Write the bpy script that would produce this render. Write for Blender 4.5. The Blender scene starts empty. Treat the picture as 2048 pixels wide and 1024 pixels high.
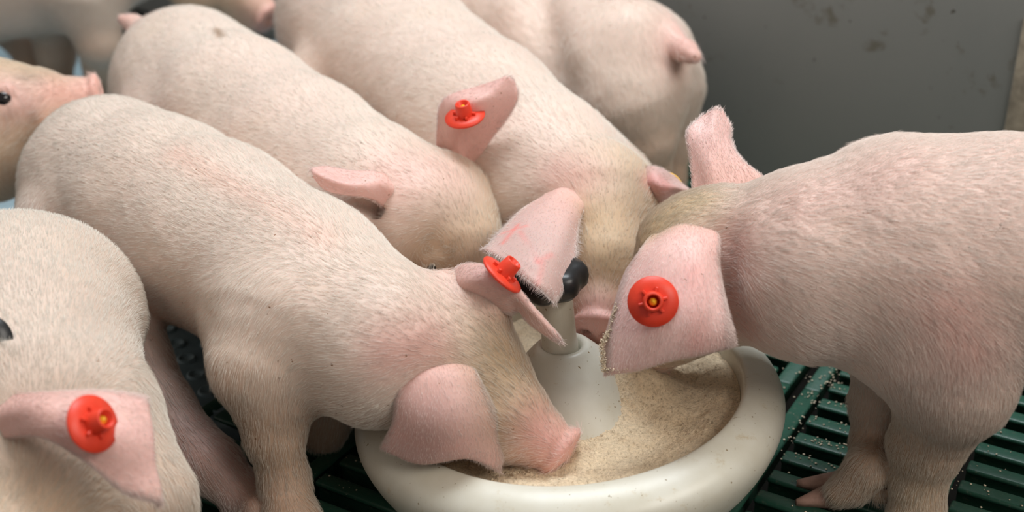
import bpy, bmesh, math, random
import numpy as np
from mathutils import Vector, Matrix, Quaternion

random.seed(7)
rng = np.random.default_rng(7)
scene = bpy.context.scene
COL = scene.collection

# ------------------------------------------------------------------ camera
FPX = 2600.0                        # focal length for a 2048 px wide frame
PITCH = math.radians(26.0)
CAM = np.array([0.0, -0.721, 0.512])
cam_data = bpy.data.cameras.new('camera')
cam_data.sensor_width = 36.0
cam_data.lens = 36.0 * FPX / 2048.0
cam_data.clip_start = 0.02
cam_data.dof.use_dof = True
cam_data.dof.focus_distance = 0.81
cam_data.dof.aperture_fstop = 5.6
cam = bpy.data.objects.new('camera', cam_data)
COL.objects.link(cam)
cam.location = CAM
cam.rotation_euler = (math.pi / 2 - PITCH, 0, 0)
scene.camera = cam

# ------------------------------------------------------------------ light
world = bpy.data.worlds.new('barn_air')
scene.world = world
world.use_nodes = True
world.node_tree.nodes['Background'].inputs[0].default_value = (1.0, 0.93, 0.85, 1)
world.node_tree.nodes['Background'].inputs[1].default_value = 0.27


def area_lamp(name, loc, target, sx, sy, power, col):
    d = bpy.data.lights.new(name, 'AREA')
    d.shape = 'RECTANGLE'
    d.size, d.size_y = sx, sy
    d.energy = power
    d.color = col
    o = bpy.data.objects.new(name, d)
    COL.objects.link(o)
    o.location = loc
    o.rotation_euler = (Vector(target) - Vector(loc)).to_track_quat('-Z', 'Y').to_euler()
    return o


# ceiling fixture over the pen, plus an unseen fill light added at front right
area_lamp('ceiling_or_fill_lamp', (0.05, 0.55, 2.2), (0.05, 0.2, 0.0), 1.4, 0.7, 41, (0.88, 0.95, 1.0))
area_lamp('ceiling_or_fill_lamp', (1.5, -1.2, 1.8), (0.2, 0.0, 0.0), 1.6, 0.8, 25, (1.0, 0.94, 0.86))

scene.view_settings.view_transform = 'Standard'
scene.view_settings.look = 'None'
scene.view_settings.gamma = 1.0
scene.view_settings.use_curve_mapping = False
scene.view_settings.exposure = 0.32

# ------------------------------------------------------------------ helpers
_R = np.array([1.0, 0, 0])
_F = np.array([0, math.cos(PITCH), -math.sin(PITCH)])
_U = np.array([0, math.sin(PITCH), math.cos(PITCH)])


def at(px, py, d):
    """point of the place seen at that spot of the photograph, d metres deep"""
    return CAM + d * (_F + _R * (px - 1024) / FPX - _U * (py - 512) / FPX)


def az(px, py, z):
    """the same, for a point known to be z metres above the floor"""
    v = _F + _R * (px - 1024) / FPX - _U * (py - 512) / FPX
    return CAM + v * ((z - CAM[2]) / v[2])


def V(*a):
    return np.array(a, dtype=np.float64)


def unit(v):
    v = np.asarray(v, dtype=np.float64)
    return v / (np.linalg.norm(v) + 1e-12)


def link(name, mesh, parent=None, mat=None, smooth=True):
    o = bpy.data.objects.new(name, mesh)
    COL.objects.link(o)
    if parent is not None:
        o.parent = parent
    if mat is not None:
        mesh.materials.append(mat)
    if smooth and hasattr(mesh, 'polygons'):
        mesh.polygons.foreach_set('use_smooth', [True] * len(mesh.polygons))
    return o


def empty(name, loc, label, cat, group=None):
    o = bpy.data.objects.new(name, None)
    COL.objects.link(o)
    o.location = loc
    o.empty_display_size = 0.02
    o['label'] = label
    o['category'] = cat
    if group:
        o['group'] = group
    return o


def put_parent(o, parent):
    """parent without moving: vertices are in world space, the parent is an unrotated empty"""
    o.parent = parent
    o.location = -parent.location
    return o


def mesh_from(name, verts, faces):
    me = bpy.data.meshes.new(name)
    me.from_pydata([tuple(v) for v in verts], [], [tuple(f) for f in faces])
    me.update()
    return me


def lathe(profile, n=64, closed_top=False, wobble=None):
    vs, fs = [], []
    m = len(profile)
    for i in range(n):
        a = 2 * math.pi * i / n
        for (r, z) in profile:
            rr = r if wobble is None else r * wobble(a, r, z)
            vs.append((rr * math.cos(a), rr * math.sin(a), z))
    for i in range(n):
        j = (i + 1) % n
        for k in range(m - 1):
            fs.append((i * m + k, j * m + k, j * m + k + 1, i * m + k + 1))
    return vs, fs


def bevel_box(name, sx, sy, sz, b=0.002, seg=2):
    bm = bmesh.new()
    bmesh.ops.create_cube(bm, size=1.0)
    bmesh.ops.scale(bm, vec=(sx, sy, sz), verts=bm.verts)
    bmesh.ops.bevel(bm, geom=bm.edges[:], offset=b, segments=seg, affect='EDGES', profile=0.5)
    me = bpy.data.meshes.new(name)
    bm.to_mesh(me)
    bm.free()
    return me


# ------------------------------------------------------------------ materials
def new_mat(name):
    m = bpy.data.materials.new(name)
    m.use_nodes = True
    nt = m.node_tree
    return m, nt, nt.nodes['Principled BSDF']


def nd(nt, t, **kw):
    n = nt.nodes.new(t)
    for k, v in kw.items():
        if k in n.inputs:
            n.inputs[k].default_value = v
        else:
            setattr(n, k, v)
    return n


def ramp(nt, fac, stops):
    r = nt.nodes.new('ShaderNodeValToRGB')
    e = r.color_ramp.elements
    while len(e) < len(stops):
        e.new(0.5)
    for q, (p, c) in zip(e, stops):
        q.position = p
        q.color = (*c, 1) if len(c) == 3 else c
    nt.links.new(fac, r.inputs[0])
    return r


def mix(nt, fac, a, b, mode='MIX'):
    m = nt.nodes.new('ShaderNodeMix')
    m.data_type = 'RGBA'
    m.blend_type = mode
    for s, v in ((m.inputs[0], fac), (m.inputs[6], a), (m.inputs[7], b)):
        if hasattr(v, 'is_linked') or hasattr(v, 'links'):
            nt.links.new(v, s)
        else:
            s.default_value = v if isinstance(v, (int, float)) else ((*v, 1) if len(v) == 3 else v)
    return m.outputs[2]


def noise(nt, scale, detail=3, rough=0.55, coord='Object', vec=None):
    n = nd(nt, 'ShaderNodeTexNoise', Scale=scale, Detail=detail, Roughness=rough)
    if vec is None:
        tc = nt.nodes.new('ShaderNodeTexCoord')
        vec = tc.outputs[coord]
    nt.links.new(vec, n.inputs['Vector'])
    return n.outputs['Fac']


def bump(nt, bsdf, h, strength, dist):
    b = nd(nt, 'ShaderNodeBump', Strength=strength, Distance=dist)
    nt.links.new(h, b.inputs['Height'])
    nt.links.new(b.outputs[0], bsdf.inputs['Normal'])


def make_skin():
    m, nt, b = new_mat('piglet_skin')
    at_ = nd(nt, 'ShaderNodeAttribute', attribute_name='tint')
    n1 = noise(nt, 14, 4, 0.6)
    r1 = ramp(nt, n1, [(0.35, (1.04, 1.0, 0.97)), (0.65, (0.98, 0.92, 0.88))])
    c = mix(nt, 1.0, at_.outputs['Color'], r1.outputs[0], 'MULTIPLY')
    n2 = noise(nt, 70, 5, 0.65)
    r2 = ramp(nt, n2, [(0.3, (1.03, 1.01, 1.0)), (0.7, (0.96, 0.92, 0.9))])
    c = mix(nt, 0.8, c, r2.outputs[0], 'MULTIPLY')
    # tan dust patches
    n3 = noise(nt, 9, 6, 0.7)
    r3 = ramp(nt, n3, [(0.58, (0, 0, 0)), (0.75, (1, 1, 1))])
    k = nd(nt, 'ShaderNodeMath', operation='MULTIPLY')
    nt.links.new(r3.outputs[0], k.inputs[0])
    k.inputs[1].default_value = 0.28
    c = mix(nt, k.outputs[0], c, (0.62, 0.43, 0.26))
    # fine dark specks of dirt
    n4 = noise(nt, 260, 2, 0.5)
    r4 = ramp(nt, n4, [(0.735, (0, 0, 0)), (0.77, (1, 1, 1))])
    c = mix(nt, r4.outputs[0], c, (0.25, 0.12, 0.06))
    nt.links.new(c, b.inputs['Base Color'])
    b.inputs['Roughness'].default_value = 0.52
    b.inputs['Specular IOR Level'].default_value = 0.35
    b.inputs['Subsurface Weight'].default_value = 0.18
    b.inputs['Subsurface Radius'].default_value = (1.0, 0.35, 0.22)
    b.inputs['Subsurface Scale'].default_value = 0.006
    n5 = noise(nt, 420, 3, 0.6)
    bump(nt, b, n5, 0.12, 0.0006)
    return m


def plain(name, col, rough=0.5, spec=0.5, sss=0.0, var=0.0, scale=60.0, bump_s=0.0, bump_scale=200.0):
    m, nt, b = new_mat(name)
    b.inputs['Roughness'].default_value = rough
    b.inputs['Specular IOR Level'].default_value = spec
    if var:
        n = noise(nt, scale, 4, 0.6)
        r = ramp(nt, n, [(0.3, tuple(min(1, x * (1 + var)) for x in col)), (0.7, tuple(x * (1 - var) for x in col))])
        nt.links.new(r.outputs[0], b.inputs['Base Color'])
    else:
        b.inputs['Base Color'].default_value = (*col, 1)
    if sss:
        b.inputs['Subsurface Weight'].default_value = sss
        b.inputs['Subsurface Radius'].default_value = (1, 0.8, 0.6)
        b.inputs['Subsurface Scale'].default_value = 0.006
    if bump_s:
        bump(nt, b, noise(nt, bump_scale, 4, 0.6), bump_s, 0.001)
    return m


def make_hair_mat():
    m, nt, b = new_mat('piglet_hair')
    at_ = nd(nt, 'ShaderNodeAttribute', attribute_name='hcol')
    nt.links.new(at_.outputs['Color'], b.inputs['Base Color'])
    b.inputs['Roughness'].default_value = 0.45
    b.inputs['Specular IOR Level'].default_value = 0.4
    return m


def make_wall_mat():
    m, nt, b = new_mat('grey_panel')
    n = noise(nt, 3.0, 5, 0.6)
    r = ramp(nt, n, [(0.3, (0.28, 0.30, 0.298)), (0.7, (0.335, 0.347, 0.34))])
    c = r.outputs[0]
    # brown-green splashes
    tc = nt.nodes.new('ShaderNodeTexCoord')
    n2 = noise(nt, 42, 5, 0.62)
    n2b = noise(nt, 4, 2, 0.5)
    k = nd(nt, 'ShaderNodeMath', operation='MULTIPLY')
    nt.links.new(n2, k.inputs[0])
    nt.links.new(n2b, k.inputs[1])
    r2 = ramp(nt, k.outputs[0], [(0.325, (0, 0, 0)), (0.38, (0.55, 0.55, 0.55))])
    c = mix(nt, r2.outputs[0], c, (0.14, 0.12, 0.07))
    n3 = noise(nt, 110, 2, 0.5)
    r3 = ramp(nt, n3, [(0.74, (0, 0, 0)), (0.77, (0.8, 0.8, 0.8))])
    c = mix(nt, r3.outputs[0], c, (0.06, 0.05, 0.03))
    # hair scratches
    mp = nd(nt, 'ShaderNodeMapping')
    mp.inputs['Scale'].default_value = (1, 1, 14)
    nt.links.new(tc.outputs['Object'], mp.inputs[0])
    n4 = noise(nt, 60, 3, 0.6, vec=mp.outputs[0])
    r4 = ramp(nt, n4, [(0.66, (0, 0, 0)), (0.72, (0.25, 0.25, 0.25))])
    c = mix(nt, r4.outputs[0], c, (0.24, 0.25, 0.25))
    nt.links.new(c, b.inputs['Base Color'])
    b.inputs['Roughness'].default_value = 0.5
    b.inputs['Specular IOR Level'].default_value = 0.35
    bump(nt, b, n4, 0.08, 0.001)
    return m


def make_slat_mat():
    m, nt, b = new_mat('green_plastic')
    n = noise(nt, 30, 5, 0.65)
    r = ramp(nt, n, [(0.3, (0.013, 0.062, 0.040)), (0.7, (0.024, 0.090, 0.058))])
    c = r.outputs[0]
    n2 = noise(nt, 190, 4, 0.7)
    r2 = ramp(nt, n2, [(0.58, (0, 0, 0)), (0.72, (0.6, 0.6, 0.6))])
    c = mix(nt, r2.outputs[0], c, (0.17, 0.17, 0.125))
    n3 = noise(nt, 18, 5, 0.7)
    r3 = ramp(nt, n3, [(0.55, (0, 0, 0)), (0.72, (0.5, 0.5, 0.5))])
    c = mix(nt, r3.outputs[0], c, (0.02, 0.035, 0.022))
    nt.links.new(c, b.inputs['Base Color'])
    b.inputs['Roughness'].default_value = 0.38
    b.inputs['Specular IOR Level'].default_value = 0.5
    bump(nt, b, n2, 0.25, 0.001)
    return m


def make_bowl_mat():
    m, nt, b = new_mat('white_plastic')
    n = noise(nt, 20, 5, 0.6)
    r = ramp(nt, n, [(0.35, (0.66, 0.635, 0.555)), (0.68, (0.58, 0.54, 0.44))])
    c = r.outputs[0]
    n2 = noise(nt, 75, 6, 0.75)
    r2 = ramp(nt, n2, [(0.60, (0, 0, 0)), (0.76, (0.75, 0.75, 0.75))])
    c = mix(nt, r2.outputs[0], c, (0.45, 0.33, 0.17))
    n3 = noise(nt, 380, 2, 0.5)
    r3 = ramp(nt, n3, [(0.71, (0, 0, 0)), (0.75, (1, 1, 1))])
    c = mix(nt, r3.outputs[0], c, (0.22, 0.15, 0.06))
    nt.links.new(c, b.inputs['Base Color'])
    b.inputs['Roughness'].default_value = 0.36
    b.inputs['Subsurface Weight'].default_value = 0.12
    b.inputs['Subsurface Radius'].default_value = (1, 0.9, 0.7)
    b.inputs['Subsurface Scale'].default_value = 0.006
    bump(nt, b, n2, 0.05, 0.001)
    return m


def make_feed_mat():
    m, nt, b = new_mat('feed_meal')
    n = noise(nt, 28, 6, 0.7)
    r = ramp(nt, n, [(0.3, (0.90, 0.76, 0.57)), (0.7, (0.74, 0.58, 0.40))])
    n2 = noise(nt, 520, 4, 0.75)
    r2 = ramp(nt, n2, [(0.35, (1.15, 1.12, 1.08)), (0.55, (0.95, 0.93, 0.9)), (0.75, (0.5, 0.42, 0.34))])
    c = mix(nt, 1.0, r.outputs[0], r2.outputs[0], 'MULTIPLY')
    nt.links.new(c, b.inputs['Base Color'])
    b.inputs['Roughness'].default_value = 0.95
    b.inputs['Specular IOR Level'].default_value = 0.1
    bump(nt, b, n2, 0.9, 0.002)
    return m


M_SKIN = make_skin()
M_HAIR = make_hair_mat()
M_WALL = make_wall_mat()
M_SLAT = make_slat_mat()
M_BOWL = make_bowl_mat()
M_FEED = make_feed_mat()
M_CRUMB = plain('feed_crumb', (0.74, 0.62, 0.46), 0.95, 0.1, var=0.35, scale=300)
M_BLACK = plain('black_plastic', (0.012, 0.012, 0.013), 0.35, 0.5, bump_s=0.15, bump_scale=90)
M_TAG = plain('red_tag_plastic', (0.74, 0.052, 0.022), 0.42, 0.4, sss=0.1, var=0.06, scale=200, bump_s=0.08, bump_scale=300)
M_PIN = plain('yellow_pin_plastic', (0.85, 0.46, 0.03), 0.3, 0.5)
M_EYE = plain('eye_black', (0.006, 0.005, 0.006), 0.06, 0.6)
M_LID = plain('eyelash', (0.55, 0.47, 0.38), 0.6, 0.2)
M_HOOF = plain('hoof_horn', (0.40, 0.24, 0.19), 0.5, 0.3, var=0.2, scale=150, bump_s=0.2, bump_scale=150)
M_PIT = plain('pit_dark', (0.012, 0.011, 0.009), 0.9, 0.1)
M_MAT = plain('blue_grey_plate', (0.27, 0.36, 0.40), 0.42, 0.5, var=0.2, scale=25, bump_s=0.15, bump_scale=120)
M_WOOD = plain('weathered_joint', (0.30, 0.26, 0.20), 0.9, 0.1, var=0.4, scale=60, bump_s=0.6, bump_scale=60)

# ------------------------------------------------------------------ setting: pit, floor, mat, wall
pit = link('floor_pit', mesh_from('floor_pit', [(-1.6, -0.9, -0.09), (1.6, -0.9, -0.09), (1.6, 1.9, -0.09), (-1.6, 1.9, -0.09)], [(0, 1, 2, 3)]), mat=M_PIT)
pit['kind'] = 'structure'
pit['label'] = 'dark pit bottom below the green slatted floor'

floor = bpy.data.objects.new('floor', None)
COL.objects.link(floor)
floor['kind'] = 'structure'
floor['label'] = 'green slatted plastic pen floor under the piglets'

# slot frame: measured on the floor beside the bowl
SA = az(1593, 850, 0)[:2]
sdir = unit(az(1700, 881, 0)[:2] - SA)
ndir = np.array([-sdir[1], sdir[0]])
SROT = math.atan2(sdir[1], sdir[0])
SPITCH = 0.0258          # slat to slat
SLATW = 0.0128
PANEL = 0.112            # cross rail to cross rail
GAP = 0.034              # open joint between two floor panels, beside the bowl
slat_meshes = {}


def t_bar(name, lx, ly, along):
    """moulded bar: thin rounded plate on a narrow web"""
    bm = bmesh.new()
    for (w, t, zc, bev) in ((ly, 0.0042, -0.0021, 0.0017), (0.0040, 0.018, -0.0125, 0.0005)):
        g = bmesh.ops.create_cube(bm, size=1.0)['verts']
        bmesh.ops.scale(bm, vec=(lx if along else w, w if along else lx, t), verts=g)
        bmesh.ops.translate(bm, vec=(0, 0, zc), verts=g)
        ed = list({e for q in g for e in q.link_edges})
        bmesh.ops.bevel(bm, geom=ed, offset=bev, segments=2, affect='EDGES', profile=0.5)
    me = bpy.data.meshes.new(name)
    bm.to_mesh(me)
    bm.free()
    me.materials.append(M_SLAT)
    me.polygons.foreach_set('use_smooth', [True] * len(me.polygons))
    return me


def slat_mesh(L):
    key = round(L, 4)
    if key not in slat_meshes:
        slat_meshes[key] = t_bar('slat', L, SLATW, True)
    return slat_meshes[key]


def mat_side(p):
    """True where the blue-grey plate lies instead of slats (left, behind)"""
    return p[0] < -0.14 and p[1] > 0.065


def seen_floor(p):
    v = np.array([p[0], p[1], 0.0]) - CAM
    t = v @ _F
    x, y = 1024 + FPX * (v @ _R) / t, 512 - FPX * (v @ _U) / t
    return -150 < x < 2250 and 330 < y < 1200


for ci in range(-8, 8):
    s0 = ci * PANEL - (GAP if ci < 0 else 0.0)
    for ri in range(-20, 26):
        c = SA + sdir * (s0 + PANEL / 2) + ndir * (ri * SPITCH + SPITCH / 2)
        if not seen_floor(c) or mat_side(c):
            continue
        o = bpy.data.objects.new('slat', slat_mesh(PANEL - 0.008))
        COL.objects.link(o)
        o.parent = floor
        o.location = (c[0], c[1], 0)
        o.rotation_euler = (0, 0, SROT)
rm = t_bar('cross_rail', 22 * SPITCH, 0.0125, False)
for ci in [-3, -2, -1, 0, 1, 2, 3, 4]:
    for end in ((0,) if ci != -1 else (0, 1)):
        s0 = (ci + end) * PANEL - (GAP if ci < 0 else 0.0) + (0.006 if end else -0.006)
        for half in (0, 1):
            c = SA + sdir * s0 + ndir * ((half - 0.5) * 22 * SPITCH + 2 * SPITCH)
            o = bpy.data.objects.new('cross_rail', rm)
            COL.objects.link(o)
            o.parent = floor
            o.location = (c[0], c[1], -0.0003)
            o.rotation_euler = (0, 0, SROT)

# the far floor, out of sight between the animals: plain slab carrying the mat
mat_o = link('floor_plate', bevel_box('floor_plate', 0.62, 0.95, 0.02, 0.004, 2), mat=M_MAT)
mat_o.location = (-0.455, 0.535, -0.0125)
mat_o['kind'] = 'structure'
mat_o['label'] = 'blue-grey studded floor plate behind the left piglets'
stud_vs, stud_fs = lathe([(0.0078, 0.0), (0.0075, 0.0016), (0.0066, 0.0024), (0.0052, 0.0022), (0.0046, 0.0014), (0.0, 0.0012)], 20)
stud_me = mesh_from('stud', stud_vs, stud_fs)
stud_me.materials.append(M_MAT)
stud_me.polygons.foreach_set('use_smooth', [True] * len(stud_me.polygons))
for i in range(12):
    for j in range(11):
        o = bpy.data.objects.new('stud', stud_me)
        COL.objects.link(o)
        o.parent = mat_o
        o.location = (0.295 - i * 0.0265 - (j % 2) * 0.013, -0.455 + j * 0.0235, 0.0098)
# wall: grey panel wall running away to the left
WP = np.array([0.20, 0.55])
WD = unit(np.array([-0.75, 0.66]))
WN = np.array([-WD[1], WD[0]]) * -1.0       # away from camera side test below
if WN[1] > 0:
    WN = -WN                                # WN points to the room


def wall_box(name, s0, s1, z0, z1, t, out, mat, parent=None, b=0.003):
    me = bevel_box(name, s1 - s0, t, z1 - z0, b, 2)
    o = link(name, me, mat=mat)
    c = WP + WD * ((s0 + s1) / 2) + WN * (out - t / 2)
    o.location = (c[0], c[1], (z0 + z1) / 2)
    o.rotation_euler = (0, 0, math.atan2(WD[1], WD[0]))
    if parent is not None:
        bpy.context.view_layer.update()
        o.parent = parent
        o.matrix_parent_inverse = parent.matrix_world.inverted()
    return o


wall = wall_box('wall_back', -0.309, 1.9, -0.02, 0.75, 0.03, 0.0, M_WALL)
wall['kind'] = 'structure'
wall['label'] = 'dull grey plastic panel wall behind the piglets'
wall2 = wall_box('wall_right', -1.2, -0.329, -0.02, 0.75, 0.03, 0.0, M_WALL)
wall2['kind'] = 'structure'
wall2['label'] = 'grey wall panel right of the weathered joint'
trim = wall_box('trim_1', -0.332, -0.306, -0.02, 0.215, 0.012, 0.003, M_WOOD)
trim['kind'] = 'structure'
trim['label'] = 'weathered brown joint strip between wall panels'

# ------------------------------------------------------------------ feeding bowl
BTILT = math.radians(-5.0)
BC = V(0.040, 0.0, 0.011)
trough = empty('feeding_bowl', BC, 'round white plastic feeding bowl with central post full of meal', 'feeder')
trough.rotation_euler = (0, BTILT, 0)
RO = 0.140
prof = [(0.0, 0.004), (0.114, 0.004), (0.124, 0.009), (0.1325, 0.021), (0.1378, 0.033), (0.1398, 0.0405), (0.1392, 0.0465), (0.1362, 0.0525),
        (0.1310, 0.0568), (0.1245, 0.0598), (0.1185, 0.0612), (0.1152, 0.0612), (0.1133, 0.0596), (0.1124, 0.0560), (0.1105, 0.042), (0.106, 0.024), (0.096, 0.013),
        (0.074, 0.012), (0.064, 0.017), (0.056, 0.029), (0.046, 0.046), (0.0365, 0.062), (0.0285, 0.075),
        (0.0205, 0.083), (0.0175, 0.0865), (0.0150, 0.0875), (0.0120, 0.0870), (0.010, 0.080)]
v, f = lathe(prof, 128)
bowl = link('bowl', mesh_from('bowl', v, f), trough, M_BOWL)
sub = bowl.modifiers.new('sub', 'SUBSURF')
sub.levels = sub.render_levels = 1
pv, pf = lathe([(0.0118, 0.078), (0.0118, 0.0885), (0.0112, 0.091), (0.0105, 0.12), (0.0100, 0.138), (0.0, 0.138)], 48)
post = link('post', mesh_from('post', pv, pf), trough, M_BOWL)
post.location.x = -0.002


def knob_wob(a, r, z):
    return 1.0 + (0.055 * math.cos(7 * a) if r > 0.018 else 0.0)


kv, kf = lathe([(0.0, 0.1295), (0.016, 0.1295), (0.022, 0.1305), (0.0255, 0.134), (0.0265, 0.139), (0.0258, 0.144), (0.023, 0.1475), (0.017, 0.149), (0.012, 0.147), (0.0, 0.1465)], 112, wobble=knob_wob)
knob = link('knob', mesh_from('knob', kv, kf), trough, M_BLACK)
knob.location = (-0.0065, 0, -0.0035)
knob.scale = (0.94, 0.94, 1.0)
knob['label'] = 'black lobed adjusting knob'

# the meal in the bowl
NR, NA = 70, 220
fv, ff = [], []
RM = 0.1120


def h_noise(x, y):
    return (0.0022 * math.sin(61 * x + 3 * math.sin(47 * y)) * math.cos(53 * y + 2.3 * math.sin(39 * x + 1))
            + 0.0011 * math.sin(170 * x + 2 * math.sin(120 * y)) * math.cos(151 * y + 1.7)
            + 0.0007 * math.sin(420 * x + 200 * y + 2 * math.sin(300 * y)) * math.cos(390 * y - 180 * x))


for i in range(NR):
    r = RM * (i + 0.5) / NR
    for j in range(NA):
        a = 2 * math.pi * j / NA
        x, y = r * math.cos(a), r * math.sin(a)
        base = 0.0360 + 0.0150 * (r / RM) ** 3 + 0.008 * math.exp(-((x - 0.055) ** 2 + (y + 0.01) ** 2) / 0.0016) + 0.006 * math.exp(-((x + 0.02) ** 2 + (y + 0.075) ** 2) / 0.002)
        base += 0.006 * math.exp(-(r - 0.05) ** 2 / 0.0004)
        base -= 0.008 * math.exp(-((x - 0.048) ** 2 + (y + 0.028) ** 2) / 0.00018)
        base += 0.032 * math.exp(-((x - 0.039) ** 2 + (y - 0.002) ** 2) / 0.0006) 
        edge = max(0.0, (r / RM - 0.9) / 0.1)
        base -= 0.003 * edge
        z = base + h_noise(x, y) * (1 - 0.5 * edge) + random.gauss(0, 0.00035)
        fv.append((x, y, z))
for i in range(NR - 1):
    for j in range(NA):
        k = (j + 1) % NA
        ff.append((i * NA + j, i * NA + k, (i + 1) * NA + k, (i + 1) * NA + j))
_tet = [(0, 0, 1), (.94, 0, -.33), (-.47, .82, -.33), (-.47, -.82, -.33)]
for _ in range(5000):                       # loose grains lying on the meal
    i = int(NR * math.sqrt(random.uniform(0.12, 0.98)))
    gx, gy, gz = fv[min(i, NR - 1) * NA + random.randrange(NA)]
    gs = random.uniform(0.0004, 0.0012) * (1.6 if random.random() < .08 else 1)
    k = len(fv)
    ga = random.uniform(0, 6.28)
    for (tx, ty, tz) in _tet:
        fv.append((gx + gs * (tx * math.cos(ga) - ty * math.sin(ga)), gy + gs * (tx * math.sin(ga) + ty * math.cos(ga)), gz + gs * tz * .8))
    ff += [(k, k + 1, k + 2), (k, k + 2, k + 3), (k, k + 3, k + 1)]
feed = link('feed_meal', mesh_from('feed_meal', fv, ff), None, M_FEED)
feed.location = BC
feed.rotation_euler = (0, BTILT, 0)
feed['kind'] = 'stuff'
feed['label'] = 'pale beige ground feed meal filling the white bowl'
feed['category'] = 'feed'


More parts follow.
